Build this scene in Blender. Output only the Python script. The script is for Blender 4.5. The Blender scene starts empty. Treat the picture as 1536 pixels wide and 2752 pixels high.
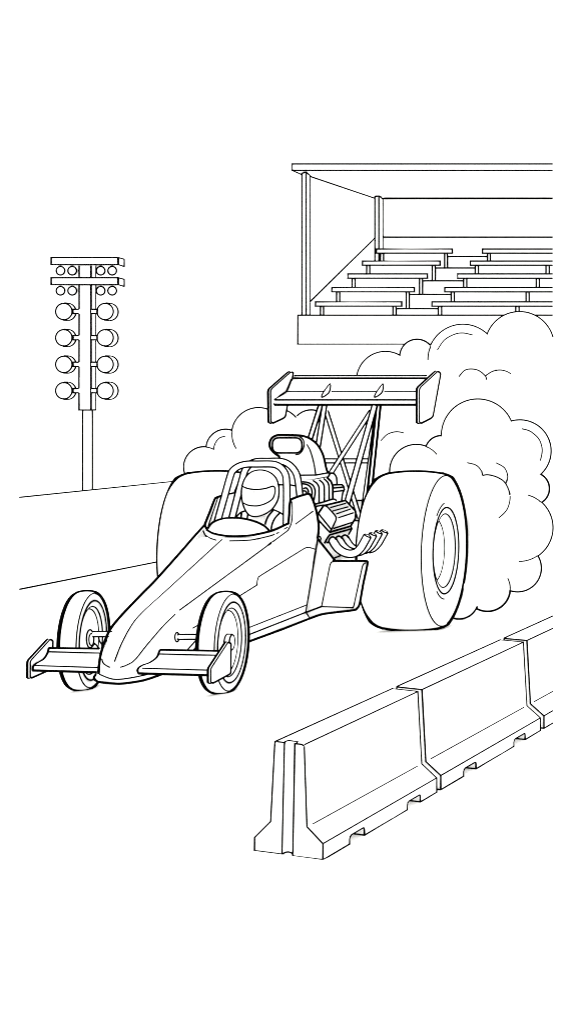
import bpy, bmesh, math
from mathutils import Vector
from mathutils.bvhtree import BVHTree

sc = bpy.context.scene
C = sc.collection

# ------------------------------------------------------------------ camera, sky, light
PW, PH = 1536.0, 2752.0          # picture proportions
F = 4166.0                       # focal length in picture units
VX, VY = 2457.0, 1068.0          # vanishing point of the track direction (world +Y)
H = 1.75                         # eye height
cam = bpy.data.cameras.new("camera")
co = bpy.data.objects.new("camera", cam); C.objects.link(co)
co.location = (0, 0, H)
co.rotation_euler = (math.radians(90), 0, 0)
cam.sensor_fit = 'HORIZONTAL'; cam.sensor_width = 36.0
cam.lens = F / PW * 36.0
cam.shift_x = -(VX - PW / 2) / PW
cam.shift_y = (VY - PH / 2) / PW
cam.clip_start = 0.05; cam.clip_end = 2000
sc.camera = co

w = bpy.data.worlds.new("World"); sc.world = w; w.use_nodes = True
bg = w.node_tree.nodes["Background"]
bg.inputs[0].default_value = (1.0, 0.998, 0.985, 1); bg.inputs[1].default_value = 1.0   # even white overcast sky
sun = bpy.data.lights.new("sun", 'SUN'); sun.energy = 0.5; sun.angle = math.radians(60)
so = bpy.data.objects.new("sun", sun); C.objects.link(so)
so.rotation_euler = (math.radians(35), 0, math.radians(-15))
sc.view_settings.view_transform = 'Standard'; sc.view_settings.look = 'None'
sc.view_settings.exposure = 0.88; sc.view_settings.gamma = 1
sc.cycles.max_bounces = 12; sc.cycles.diffuse_bounces = 12
sc.cycles.filter_width = 1.0

# ------------------------------------------------------------------ materials
def mat(name, col, rough=0.9, bump=0.0, spec=0.0):
    m = bpy.data.materials.new(name); m.use_nodes = True
    nt = m.node_tree; b = nt.nodes["Principled BSDF"]
    b.inputs["Base Color"].default_value = (*col, 1); b.inputs["Roughness"].default_value = rough
    b.inputs["Specular IOR Level"].default_value = spec
    if bump:
        n = nt.nodes.new("ShaderNodeTexNoise"); n.inputs["Scale"].default_value = 60
        bp = nt.nodes.new("ShaderNodeBump"); bp.inputs["Strength"].default_value = bump; bp.inputs["Distance"].default_value = 0.002
        nt.links.new(n.outputs["Fac"], bp.inputs["Height"]); nt.links.new(bp.outputs["Normal"], b.inputs["Normal"])
    return m
WHITE = mat("white_paint", (.97, .97, .965))
CONC = mat("white_concrete", (.97, .97, .965), bump=.05)
RUB = mat("white_rubber", (.97, .97, .965))
SMOKE = mat("white_smoke", (.97, .97, .965))
GROUND = mat("white_ground", (.97, .97, .965))
INK = mat("black_line", (.001, .001, .001), 1.0)

# ------------------------------------------------------------------ helpers
EYE = Vector((0, 0, H))
KI = 1.84                        # line weight
TH, MD, ST, TN = 4.0, 2.7, 2.4, 1.95

def P(px, py, Y): return Vector(((px - VX) * Y / F, Y, H - (py - VY) * Y / F))
def PX(px, py, X):
    return P(px, py, F * X / (px - VX))
def smooth(pts, n=6, closed=False):
    N = len(pts); out = []
    rng = range(N if closed else N - 1)
    for i in rng:
        if closed: a, b, c, d = pts[i - 1], pts[i], pts[(i + 1) % N], pts[(i + 2) % N]
        else: a, b, c, d = pts[max(i - 1, 0)], pts[i], pts[i + 1], pts[min(i + 2, N - 1)]
        for k in range(n):
            t = k / n; t2 = t * t; t3 = t2 * t
            out.append(tuple(.5 * (2 * q + (r - p) * t + (2 * p - 5 * q + 4 * r - s) * t2 + (3 * q - p - 3 * r + s) * t3) for p, q, r, s in zip(a, b, c, d)))
    if not closed: out.append(tuple(pts[-1]))
    return out
def rnd(pts, r=6, n=4):
    """round the corners of a closed pixel polygon"""
    out = []; N = len(pts)
    for i in range(N):
        p = Vector(pts[i]); a = Vector(pts[i - 1]) - p; b = Vector(pts[(i + 1) % N]) - p
        d = min(r, a.length * .45, b.length * .45)
        s = p + a.normalized() * d; e = p + b.normalized() * d
        for k in range(n + 1):
            t = k / n; out.append(tuple(s * (1 - t) ** 2 + p * 2 * t * (1 - t) + e * t * t))
    return out

class M:
    def __init__(s, m=WHITE):
        s.v = []; s.f = []; s.mi = []; s.sm = []; s.m = m
    def add(s, vs, fs, mi=0, smooth_=False):
        o = len(s.v); s.v += [Vector(v) for v in vs]
        for f in fs: s.f.append([i + o for i in f]); s.mi.append(mi); s.sm.append(smooth_)
        return o
    # closed tube along points
    def tube(s, pts, r, mi=0, n=6, closed=False, caps=True, rings=False):
        P_ = [Vector(p) for p in pts]; q = [P_[0]]
        for p in P_[1:]:
            if (p - q[-1]).length > 1e-5: q.append(p)
        if closed and (q[0] - q[-1]).length < 1e-5: q.pop()
        P_ = q; N = len(P_)
        if N < 2: return
        T = []
        for i in range(N):
            if closed: t = (P_[(i + 1) % N] - P_[i]).normalized() + (P_[i] - P_[i - 1]).normalized()
            elif i == 0: t = P_[1] - P_[0]
            elif i == N - 1: t = P_[-1] - P_[-2]
            else: t = (P_[i + 1] - P_[i]).normalized() + (P_[i] - P_[i - 1]).normalized()
            if t.length < 1e-6: t = P_[min(i + 1, N - 1)] - P_[i]
            T.append(t.normalized())
        up = Vector((0, 0, 1)) if abs(T[0].z) < .9 else Vector((1, 0, 0))
        u = (up - T[0] * up.dot(T[0])).normalized(); vs = []
        for i in range(N):
            u = (u - T[i] * u.dot(T[i]))
            u = u.normalized() if u.length > 1e-6 else T[i].orthogonal().normalized()
            w_ = T[i].cross(u)
            k = 1.0
            if 0 < i < N - 1 or closed:
                c = T[i].dot((P_[i] - P_[i - 1]).normalized()); k = 1 / max(c, .6)
            for j in range(n):
                a = 2 * math.pi * j / n
                vs.append(P_[i] + (u * math.cos(a) + w_ * math.sin(a)) * r * k)
        fs = []
        for i in range(N if closed else N - 1):
            for j in range(n):
                a, b = i * n + j, i * n + (j + 1) % n; c, d = ((i + 1) % N) * n + (j + 1) % n, ((i + 1) % N) * n + j
                fs.append((a, b, c, d))
        s.add(vs, fs, mi, True)
        if caps and not closed:
            s.add(vs[:n], [tuple(range(n))[::-1]], mi); s.add(vs[-n:], [tuple(range(n))], mi)
            if rings: return vs[:n], vs[-n:]
        return None
    def line(s, pts, wd=ST, closed=False):
        if len(pts) < 2: return
        Y = sum(p[1] for p in pts) / len(pts)
        s.tube(pts, wd * KI * .5 * Y / F, 1, 6, closed)
    def px(s, pts, Y, wd=ST, closed=False):
        """a raised line through picture points at depth Y (number, or one per point)"""
        s.line([P(p[0], p[1], Y if not isinstance(Y, (list, tuple)) else Y[i]) for i, p in enumerate(pts)], wd, closed)
    def prism(s, front, off, ink=None, side=None, closed=True):
        """solid between polygon `front` and the same polygon moved by `off`"""
        f = [Vector(p) for p in front]; n = len(f)
        off = off if isinstance(off, Vector) else Vector((0, off, 0))
        b = [p + off for p in f]
        fs = [tuple(range(n)), tuple(range(2 * n - 1, n - 1, -1))] + [(i, i + n, (i + 1) % n + n, (i + 1) % n) for i in range(n)]
        s.add(f + b, fs)
        if ink: s.line(f, ink, True)
        if side:
            for i in side: s.line([f[i], b[i]], ink or ST)
            s.line(b, ink or ST, True)
    def pprism(s, pts, Y, d, ink=MD, **k):
        f = [P(p[0], p[1], Y if not isinstance(Y, (list, tuple)) else Y[i]) for i, p in enumerate(pts)]
        c = sum(f, Vector()) / len(f); u = (c - EYE) / c.y
        s.prism(f, u * d, ink, **k)
    def box(s, x0, x1, y0, y1, z0, z1, ink=None):
        c = [(x, y, z) for z in (z0, z1) for x, y in ((x0, y0), (x1, y0), (x1, y1), (x0, y1))]
        s.add(c, [(3, 2, 1, 0), (4, 5, 6, 7), (0, 1, 5, 4), (1, 2, 6, 5), (2, 3, 7, 6), (3, 0, 4, 7)])
        if ink:
            for a, b in ((0, 1), (1, 2), (2, 3), (3, 0), (4, 5), (5, 6), (6, 7), (7, 4), (0, 4), (1, 5), (2, 6), (3, 7)):
                s.line([c[a], c[b]], ink)
    def pbox(s, x0, y0, x1, y1, Y, d, ink=ST):
        a, b = P(x0, y0, Y), P(x1, y1, Y)
        s.box(a.x, b.x, Y, Y + d, b.z, a.z, None)
        e = .00015 * Y
        if ink: s.line([(a.x, Y - e, a.z), (b.x, Y - e, a.z), (b.x, Y - e, b.z), (a.x, Y - e, b.z)], ink, True)
    def lathe(s, prof, c, n=64, rz=0.0):
        """turn (x, r) profile round the X axis through c"""
        cs, sn = math.cos(rz), math.sin(rz); vs = []
        for x, r in prof:
            for j in range(n):
                a = 2 * math.pi * j / n; yy = r * math.sin(a)
                vs.append((c[0] + x * cs - yy * sn, c[1] + x * sn + yy * cs, c[2] + r * math.cos(a)))
        s.add(vs, [(i * n + j, i * n + (j + 1) % n, (i + 1) * n + (j + 1) % n, (i + 1) * n + j) for i in range(len(prof) - 1) for j in range(n)], 0, True)
    def circ(s, c, x, r, wd, rz=0.0, a0=0, a1=360, n=64):
        cs, sn = math.cos(rz), math.sin(rz); pts = []
        full = a1 - a0 >= 360
        for j in range(n if full else n + 1):
            a = math.radians(a0 + (a1 - a0) * j / n); yy = r * math.sin(a)
            pts.append((c[0] + x * cs - yy * sn, c[1] + x * sn + yy * cs, c[2] + r * math.cos(a)))
        s.line(pts, wd, full)
    def ball(s, c, r, n=24, m=16):
        rx, ry, rz = r if isinstance(r, (tuple, list)) else (r, r, r); vs = []
        for i in range(m + 1):
            t = math.pi * i / m
            for j in range(n):
                a = 2 * math.pi * j / n
                vs.append((c[0] + rx * math.sin(t) * math.cos(a), c[1] + ry * math.sin(t) * math.sin(a), c[2] + rz * math.cos(t)))
        s.add(vs, [(i * n + j, (i + 1) * n + j, (i + 1) * n + (j + 1) % n, i * n + (j + 1) % n) for i in range(m) for j in range(n)], 0, True)
    def puff(s, c, r, dp, n, m):
        u = (c - EYE).normalized(); u = u / u.y; vs = []
        for i in range(m + 1):
            t = math.pi * i / m
            for j in range(n):
                a = 2 * math.pi * j / n
                vs.append(c + Vector((r * math.sin(t) * math.cos(a), 0, r * math.cos(t))) + u * (dp * math.sin(t) * math.sin(a)))
        s.add(vs, [(i * n + j, (i + 1) * n + j, (i + 1) * n + (j + 1) % n, i * n + (j + 1) % n) for i in range(m) for j in range(n)], 0, True)
    def cyl(s, c, r, d, n=40, ink=ST):
        """cylinder along +Y from c"""
        a = [(c[0] + r * math.cos(2 * math.pi * i / n), c[1], c[2] + r * math.sin(2 * math.pi * i / n)) for i in range(n)]
        b = [(x, y + d, z) for x, y, z in a]
        o = len(s.f)
        s.add(a + b, [(i, (i + 1) % n, (i + 1) % n + n, i + n) for i in range(n)], 0, True)
        s.add(a, [tuple(range(n))[::-1]]); s.add(b, [tuple(range(n))])
        if ink: s.line(a, ink, True); s.line(b, ink * 1.4, True); s.contour(ink, o)
    def contour(s, wd=MD, f0=0, f1=None):
        """raised edge line where the smooth surface turns away from the front side"""
        fs = [f for f, m_, sm in zip(s.f[f0:f1], s.mi[f0:f1], s.sm[f0:f1]) if m_ == 0 and sm]
        nrm = {}
        for f in fs:
            v = [s.v[i] for i in f]; n = Vector()
            for k in range(1, len(v) - 1): n += (v[k] - v[0]).cross(v[k + 1] - v[0])
            for i in f: nrm[i] = nrm.get(i, Vector()) + n
        g = {i: nrm[i].normalized().dot((EYE - s.v[i]).normalized()) for i in nrm}
        adj = {}; pos = {}
        for f in fs:
            for tri in [(f[0], f[k], f[k + 1]) for k in range(1, len(f) - 1)]:
                cr = []
                for a, b in ((tri[0], tri[1]), (tri[1], tri[2]), (tri[2], tri[0])):
                    ga, gb = g[a], g[b]
                    if (ga > 0) != (gb > 0):
                        k = (min(a, b), max(a, b)); t = ga / (ga - gb)
                        pos[k] = s.v[a].lerp(s.v[b], t); cr.append(k)
                if len(cr) == 2: adj.setdefault(cr[0], []).append(cr[1]); adj.setdefault(cr[1], []).append(cr[0])
        seen = set()
        for start in sorted(adj, key=lambda k: (len(adj[k]) != 1, k)):
            if start in seen: continue
            ch = [start]; seen.add(start); cur = start
            while True:
                nx = [k for k in adj[cur] if k not in seen]
                if not nx: break
                cur = nx[0]; seen.add(cur); ch.append(cur)
            cl = len(ch) > 3 and ch[0] in adj[ch[-1]]
            pts = [pos[ch[0]]]
            for k in ch[1:]:
                if (pos[k] - pts[-1]).length > .0025: pts.append(pos[k])
            if len(pts) > 1: s.line(pts, wd * 1.5, cl)
    def tree(s):
        return BVHTree.FromPolygons(s.v, [f for f, m_ in zip(s.f, s.mi) if m_ == 0])
    def draw(s, pts, wd=TN, closed=False, t=None, Y=None, lift=.0018):
        """lay a line on the surface, under the given picture points"""
        t = t or s.tree(); out = []; dense = []
        q = list(pts) + ([pts[0]] if closed else [])
        for a, b in zip(q[:-1], q[1:]):
            L = math.hypot(b[0] - a[0], b[1] - a[1]); n = max(1, int(L / 5))
            dense += [(a[0] + (b[0] - a[0]) * k / n, a[1] + (b[1] - a[1]) * k / n) for k in range(n)]
        dense.append(q[-1]); last = Y
        hits = []
        for x, y in dense:
            d = (P(x, y, 10) - EYE).normalized(); h = t.ray_cast(EYE, d)
            hits.append((h[0] - d * lift) if h[0] is not None else None)
        ok = [h.y for h in hits if h is not None]
        for i, h in enumerate(hits):
            if h is None:
                j = min((k for k in range(len(hits)) if hits[k] is not None), key=lambda k: abs(k - i), default=None)
                yy = hits[j].y if j is not None else (Y or 10)
                h = P(dense[i][0], dense[i][1], yy)
            out.append(h)
        s.line(out, wd)
    def build(s, name, parent=None, base=None):
        base = Vector(base) if base is not None else (Vector(parent["_w"]) if parent is not None else Vector())
        me = bpy.data.meshes.new(name)
        me.from_pydata([tuple(v - base) for v in s.v], [], s.f)
        me.materials.append(s.m); me.materials.append(INK)
        me.polygons.foreach_set("material_index", s.mi); me.polygons.foreach_set("use_smooth", s.sm)
        bm = bmesh.new(); bm.from_mesh(me); bmesh.ops.recalc_face_normals(bm, faces=bm.faces); bm.to_mesh(me); bm.free()
        me.update()
        o = bpy.data.objects.new(name, me); C.objects.link(o)
        if parent is not None:
            o.parent = parent; o.location = (0, 0, 0)
        else: o.location = base
        o["_w"] = tuple(base)
        return o

def thing(name, loc, label, cat, group=None):
    o = bpy.data.objects.new(name, None); C.objects.link(o); o.location = loc; o.empty_display_size = .1
    o["_w"] = tuple(loc); o["label"] = label; o["category"] = cat
    if group: o["group"] = group
    return o
def tag(o, label=None, cat=None, group=None, kind=None):
    for k, v in (("label", label), ("category", cat), ("group", group), ("kind", kind)):
        if v: o[k] = v
    return o

# ================================================================== GROUND
g = M(GROUND)
g.add([(-900, -40, 0), (900, -40, 0), (900, 900, 0), (-900, 900, 0)], [(0, 1, 2, 3)])
tag(g.build("ground"), kind="structure")
# grandstand stands on a raised bank
YS = 60.0
zb = P(0, 924.8, YS - .15).z - .012
g = M(GROUND)
xl, xr = P(700, 0, YS).x, P(1640, 0, YS).x
g.prism([(xl, YS - 24, 0), (xl, YS - .12, zb), (xl, YS + 14, zb), (xl, YS + 34, 0)], Vector((xr - xl + 4, 0, 0)))
tag(g.build("embankment"), kind="structure")

# ================================================================== TRACKSIDE WALL
g = M(CONC)
Y0 = F * H / (1586 - VY); XW = (52 - VX) * Y0 / F; zt = H - (1340 - VY) * Y0 / F
wd_ = Vector((182, 4166, 0)).normalized(); wl = 4.4; a = Vector((XW, Y0, 0)); nn_ = Vector((-wd_.y, wd_.x, 0)) * .05
g.prism([a, a + nn_, a + nn_ + Vector((0, 0, zt)), a + Vector((0, 0, zt))], wd_ * wl)
g.line([a + nn_ + wd_ * .085 + Vector((0, 0, zt + .005)), a + nn_ + wd_ * wl + Vector((0, 0, zt + .005))], ST)
g.line([a + Vector((0, 0, .006)), a + wd_ * wl + Vector((0, 0, .006))], ST)
o = g.build("track_wall", base=(XW, Y0, 0))
tag(o, "long low white concrete wall running behind the left wheels, in front of the starting light pole", "wall")

# ================================================================== STARTING LIGHT TREE
YT = 16.5
base = P(235, 1300, YT); base.z = 0
t = thing("starting_light_tree", base, "tall drag race starting light tree with eight round lamps, standing behind the low wall", "light tree")
g = M()
g.pbox(222, 1103, 248.2, 1068 + 1.75 * F / YT, YT + .02, .05, None)
for x in (222, 248.2): g.px([(x, 1103), (x, 1505)], YT + .02, ST)
g.build("pole", t)
g = M()
d = .09
g.pbox(212.8, 709, 244.9, 1101.7, YT, d)
a, b = P(244.9, 709, YT), P(244.9, 1101.7, YT)
g.line([a + Vector((0, d, 0)), b + Vector((0, d, 0))], ST); g.line([b, b + Vector((0, d, 0))], ST)
g.build("post", t)
for y0, y1 in ((691.3, 710.7), (745.6, 764.6)):
    g = M(); YB = YT - .13
    g.pbox(137.5, y0, 316.6, y1, YB, .118, None); g.px([(316.6, y0), (137.5, y0), (137.5, y1), (316.6, y1)], YB - .003, ST)
    a, b = P(316.6, y0, YB), P(316.6, y1, YB)
    e = Vector((0, .118, -.008))
    g.prism([v + Vector((.003, 0, 0)) for v in (a, b, b + e, a + e)], Vector((-.01, 0, 0)), ST)
    bar = g.build("light_bar", t)
    g = M(); yy = y1 + 16.2
    g.pbox(150, y0 + 5, 314, y1 + 20, YT + .1, .02, None)
    g.build("mounting_plate", bar)
    for x in (162.5, 194, 270.4, 301.4):
        g = M(); c = P(x, yy, YT - .02)
        r = 11.6 * YT / F; n = 32
        g.cyl(c, r, .12, n, None)
        g.line([(c.x + r * math.cos(2 * math.pi * i / n), c.y, c.z + r * math.sin(2 * math.pi * i / n)) for i in range(n)], ST, True)
        g.build("stage_lamp", bar)
for y in (836.7, 907.3, 979.0, 1049.8):
    for side, xf in ((0, 171.5), (1, 282.4)):
        g = M(); YL = YT - .05; dd = .075 if side == 0 else .095
        c = P(xf, y, YL); r = 22 * YL / F
        g.cyl(c, r, dd, 40, ST)
        lamp = g.build("round_lamp", t)
        g = M(); yb = YT + .02
        x0, x1 = (196.2, 211.2) if side == 0 else (261.5, 245.5)
        g.pbox(min(x0, x1), y - 6, max(x0, x1), y + 5.5, YL - .001, .09, None)
        g.px([(x1, y - 6), (x0, y - 6), (x0, y + 5.5), (x1, y + 5.5)], YL - .004, ST)
        g.build("arm", lamp)

# ================================================================== GRANDSTAND
base = P(1140, 925, YS); base.y = YS + 4
t = thing("grandstand", base, "open roofed white grandstand with rows of bench seats beyond the smoke", "grandstand")
XE = 1484
def hline(g, x0, x1, y, Y, wd=ST): g.px([(x0, y), (x1, y)], Y, wd)
g = M(); Yf = YS - .3
g.pbox(784.7, 439.6, XE, 457, Yf, .4, None)
g.px([(XE, 439.6), (784.7, 439.6), (784.7, 457), (XE, 457)], Yf, ST)
# ceiling slab
a, b = P(784.7, 457, Yf), P(XE, 457, Yf)
zc = a.z; Yb = YS * (VX - 812) / (VX - 1006.5)
xs0, xs1 = P(1006.5, 0, Yb).x, b.x
g.box(a.x, b.x, Yf + .41, Yb + .8, zc + .12, zc + .3)
g.line([(a.x, Yf, zc), (a.x, Yf + .9, zc - .03)], ST)
g.line([P(832, 473, YS + .5), P(1006, 532, Yb)], ST)
g.build("roof", t)
g = M()
g.box(P(1017, 0, Yb).x, b.x - .6, Yb + .6, Yb + .78, P(0, 846.6, YS).z, zc + .11)
hline(g, 1028, XE, 532.7, Yb + .58); hline(g, 1028, XE, 636.7, Yb + .58)
g.build("back_wall", t)
g = M()   # side wall, seen only by its lower sloping rail and upper edge
g.line([P(833, 809.6, YS + .3), P(1006, 639.7, Yb)], ST)
g.tube([P(833, 811, YS + .33), P(1006, 641, Yb + .03)], .03, 0)
g.build("side_rail", t)
g = M()
g.pbox(799.6, 846.6, XE, 924.8, YS - .15, .14, None)
a = P(799.6, 846.6, YS - .15); b = P(XE, 924.8, YS - .15)
g.box(a.x, b.x, YS - .008, Yb + .4, b.z, a.z)
g.px([(XE, 846.6), (799.6, 846.6), (799.6, 924.8), (XE, 924.8)], YS - .15, ST)
g.build("platform", t)
def post(x0, x1, x2, yt, yb, Y, d):
    g = M(); a, b = P(x0, yt + 4, Y), P(x1, yb, Y)
    g.box(a.x, b.x, Y, Y + d, b.z, a.z)
    c = P(x1, yt, Y)
    for x in (x0, x1): g.px([(x, yt), (x, yb)], Y, ST)
    X2 = P(x2, 0, Y + d).x
    g.line([(b.x, Y + d, a.z), (b.x, Y + d, b.z)], ST)
    g.line([(a.x, Y, a.z + .03), (b.x, Y, c.z + .02), (b.x, Y + d, a.z)], ST)
    g.build("post", t)
post(810.4, 822.3, 832, 463, 846.6, YS, YS * (9.7) / (VX - 832))
post(1006.5, 1017.3, 1027.6, 526, 712, Yb, Yb * 10.3 / (VX - 1027.6))
rows = [(847.5, 1079, 810.6, 822.4, (860.3, 869), (1054.9, 1063.6), 846.6, 829, 1159.8, [(1176.8, 1186), (1384.7, 1394)]),
        (891.2, 1113, 772, 783.8, (903.6, 912.3), (1090.4, 1099), 829, 790.5, 1194.3, [(1211.3, 1220), (1412.5, 1421)]),
        (933.9, 1148, 735.4, 747.3, (945, 954), (1126.4, 1134.6), 790.5, 754, 1228.8, [(1244.7, 1253.5), (1439.8, 1448.5)]),
        (973.6, 1182, 701, 712.3, (984.4, 993), (1160.3, 1169), 754, 719.5, 1262.8, [(1276, 1285), (1466, 1475)]),
        (1011, 1215, 668.6, 679.9, (1021.4, 1030), (1193.8, 1201.5), 719.5, 688.6, 1295.7, [(1309, 1317)])]
for k, (x0, x1, y0, y1, l1, l2, yg, ys, xr_, lr) in enumerate(rows):
    Y = (YS + .6) * (VX - 847.5) / (VX - x0)
    for side in (0, 1):
        g = M()
        if side == 0: g.pbox(x0, y0, x1, y1, Y, .3)
        else:
            g.pbox(xr_, y0, XE, y1, Y, .3, None); g.px([(XE, y0), (xr_, y0), (xr_, y1), (XE, y1)], Y, ST)
        bench = g.build("bench", t)
        for (a, b) in ((l1, l2) if side == 0 else lr):
            yl = yg if (k == 0 or (side == 0 and a == l2[0])) else rows[k - 1][2] + 5
            g = M(); g.pbox(a, y1, b, yl, Y + .05, .1, None)
            for x in (a, b): g.px([(x, y1), (x, yl)], Y + .04, ST)
            g.build("leg", bench)
    # aisle step and the terrace under this row
    g = M(); nx = rows[k + 1] if k < 4 else None
    xa, xb = l2[1], lr[0][0]
    Yt = Y + .5
    zt_ = P(0, ys, Y + .12).z
    a, b = P(xa, ys, Y + .12), P(xb, ys, Y + .12)
    g.box(a.x, b.x, Y + .12, Yb + .35 - k * .012, P(0, 846.6, YS).z + .002, a.z)
    g.line([a, b], ST)
    g.build("aisle_step", t)

# ================================================================== CONCRETE BARRIERS
A0 = P(868, 2311, F * H / (2311 - VY)); B0 = P(684.5, 2286.6, F * H / (2286.6 - VY))
nv = (B0 - A0).cross(Vector((0, 0, 1))).normalized()
def onf(px, py):
    d = P(px, py, 1) - EYE; return EYE + d * ((A0 - EYE).dot(nv) / d.dot(nv))
DIR = Vector((3489 - VX, F, VY - 749)).normalized()
def along(px):        # distance along the row at which the base line passes picture column px
    k = (px - VX) / F
    return (k * A0.y - A0.x) / (DIR.x - k * DIR.y)
sec = [(868, 2311), (868, 2267.7), (825, 2222), (817.5, 2006), (811, 2001), (795, 1998.5),   # right foot ... top right
       (793, 1998), (799.5, 1993.5), (776, 1990.5), (767, 1992), (764, 1997),                 # raised tongue
       (745, 1993), (740, 1993.5), (738.5, 1997), (727.6, 2208), (684.5, 2251), (684.5, 2286.6)]
fr = [onf(*p) for p in sec]
fr_s = [onf(868, 2311), onf(868, 2267.7), onf(824, 2224), onf(812.5, 2004), onf(738.5, 1994.6), onf(727.6, 2208), onf(684.5, 2251), onf(684.5, 2286.6)]
hn = (fr_s[1] - fr_s[0]) * .52      # notch height
def reach(p, px):
    k = (px - VX) / F
    return (k * p.y - p.x) / (DIR.x - k * DIR.y)
def barrier(s0, s1, notches, label, near=False, open_end=False):
    g = M(CONC)
    base = A0.lerp(B0, .5) + DIR * s0
    up = [fr_s[0] + hn] + fr_s[1:-1] + [fr_s[-1] + hn * .95]
    v0 = [p + DIR * s0 for p in up]; n = len(up)
    g.prism(v0, DIR * (s1 - s0))
    cuts = [s0] + [q for nt in notches for q in nt] + [s1]
    for i in range(0, len(cuts), 2):
        a, b = cuts[i], cuts[i + 1]
        g.prism([p + DIR * a for p in (fr_s[0], fr_s[0] + hn, fr_s[-1] + hn * .95, fr_s[-1])], DIR * (b - a))
    E = lambda p, s_: p + DIR * s_
    eps = .012
    S1 = (lambda p: reach(p, 1484)) if open_end else (lambda p: s1)
    g.line([E(fr_s[4], s0) + Vector((0, 0, .0015)), E(fr_s[4], S1(fr_s[4])) + Vector((0, 0, .0015))], MD)
    g.line([E(fr_s[3], s0 + (eps if near else 0.004)), E(fr_s[3], S1(fr_s[3]) - (0 if open_end else .004))], ST)
    g.line([E(fr_s[2], s0 + .035), E(fr_s[2], S1(fr_s[2]) - (0 if open_end else .03))], TN)
    g.line([E(fr_s[1], s0), E(fr_s[1], S1(fr_s[1]))], ST)
    # bottom line with the notches
    pl = [E(fr_s[0], s0)]
    for a, b in notches:
        c = .012
        pl += [E(fr_s[0], a), E(fr_s[0] + hn * .6, a), E(fr_s[0] + hn * .85, a + c * .35), E(fr_s[0] + hn, a + c), E(fr_s[0] + hn, b - c * .8), E(fr_s[0] + hn * .9, b - c * .2), E(fr_s[0] + hn * .7, b), E(fr_s[0], b)]
        g.line([E(fr_s[0], b), E(fr_s[-1], b)], ST)
    pl.append(E(fr_s[0], S1(fr_s[0]))); g.line(pl, ST)
    if near:
        # outline of the near end with its raised locking tongue and groove
        Q = lambda *pp: g.line([onf(*p) - DIR * .002 for p in pp], ST)
        Q((742, 1991.5), (738.7, 1997), (727.6, 2208), (684.5, 2251), (684.5, 2286.6), (758, 2296), (767, 2291), (775, 2290), (783, 2292), (787, 2296.5), (787.5, 2301), (868, 2311), (868, 2267.7), (825, 2222), (818, 2006))
        Q((745, 1993.3), (763, 1995.5)); Q((758, 2296), (764.5, 2000), (767, 1993), (775, 1990), (800, 1993.5), (797, 1998)); Q((787, 2298), (792.5, 1998.5), (810, 2000.5), (817, 2004))
        tongue = [onf(*p) - DIR * .001 for p in ((758.5, 2294), (764.7, 1997), (792.3, 1999), (787, 2296))]
    else:
        g.line([E(p, s0) for p in fr_s], ST, True)
    if not open_end: g.line([E(p, s1) for p in fr_s], ST, True)
    o = g.build("concrete_barrier", base=base)
    return tag(o, label, "barrier", "concrete barrier blocks in a row")
sA, sB = 0.0, along(1172); sC, sD = along(1183.6), along(1450.6); sE, sF = along(1460.7), reach(fr_s[4], 1492)
barrier(sA, sB, [(along(938), along(978.5)), (along(1093), along(1128.6))], "nearest white concrete barrier block, its grooved end face showing", near=True)
barrier(sC, sD, [(along(1244), along(1278)), (along(1379), along(1410))], "middle white concrete barrier block, seen whole between two others")
barrier(sE, sF, [], "farthest white concrete barrier block, cut off by the right edge", open_end=True)
g = M(GROUND)   # gently rising verge that carries the barriers
a, b = A0 + Vector((.5, -.12, 0)), B0 + Vector((-.4, .1, 0)); L = DIR * 5
g.add([a, a + L, b + L, b, (a + L) * 1 - Vector((0, 0, (a + L).z + .02)), (b + L) - Vector((0, 0, (b + L).z + .02)), a - Vector((0, 0, .02)), b - Vector((0, 0, .02))],
      [(0, 1, 2, 3), (0, 6, 4, 1), (3, 2, 5, 7), (1, 4, 5, 2)])
for v in g.v[:4]: v.z -= .001
tag(g.build("verge"), kind="structure")

# ================================================================== SMOKE
def puff(lobes, fill, lines, Y, label, base_px):
    g = M(SMOKE)
    for (x, y, r, *rest) in lobes:
        rr = r * Y / F; k = .88
        c = P(x, y, Y + (.25 if (x, y) == (1309, 1582) else 0)); g.puff(c, rr, rr * .5, 44, 28)
    for (x, y, r) in fill:
        rr = r * Y / F; g.puff(P(x, y, Y + .2), rr, rr * .4, 32, 20)
    for (x, y, r, *arcs) in lobes:
        for (a0, a1, wd) in arcs:
            n = max(6, int(abs(a1 - a0) / 5))
            pts = [(x + r * math.cos(math.radians(a0 + (a1 - a0) * i / n)), y - r * math.sin(math.radians(a0 + (a1 - a0) * i / n))) for i in range(n + 1)]
            if wd > 2: g.px(pts, Y - .012 + (.25 if (x, y) == (1309, 1582) else 0), wd * 1.2)
            else: lines.append(pts)
    tr = g.tree()
    for pl in lines: g.draw(smooth(pl, 6) if len(pl) < 8 else pl, TN, t=tr, lift=.002)
    b = P(base_px, 0, Y); b.z = 0
    o = g.build("tyre_smoke", base=b)
    return tag(o, label, "smoke", kind="stuff")
MDs = 2.9
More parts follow.
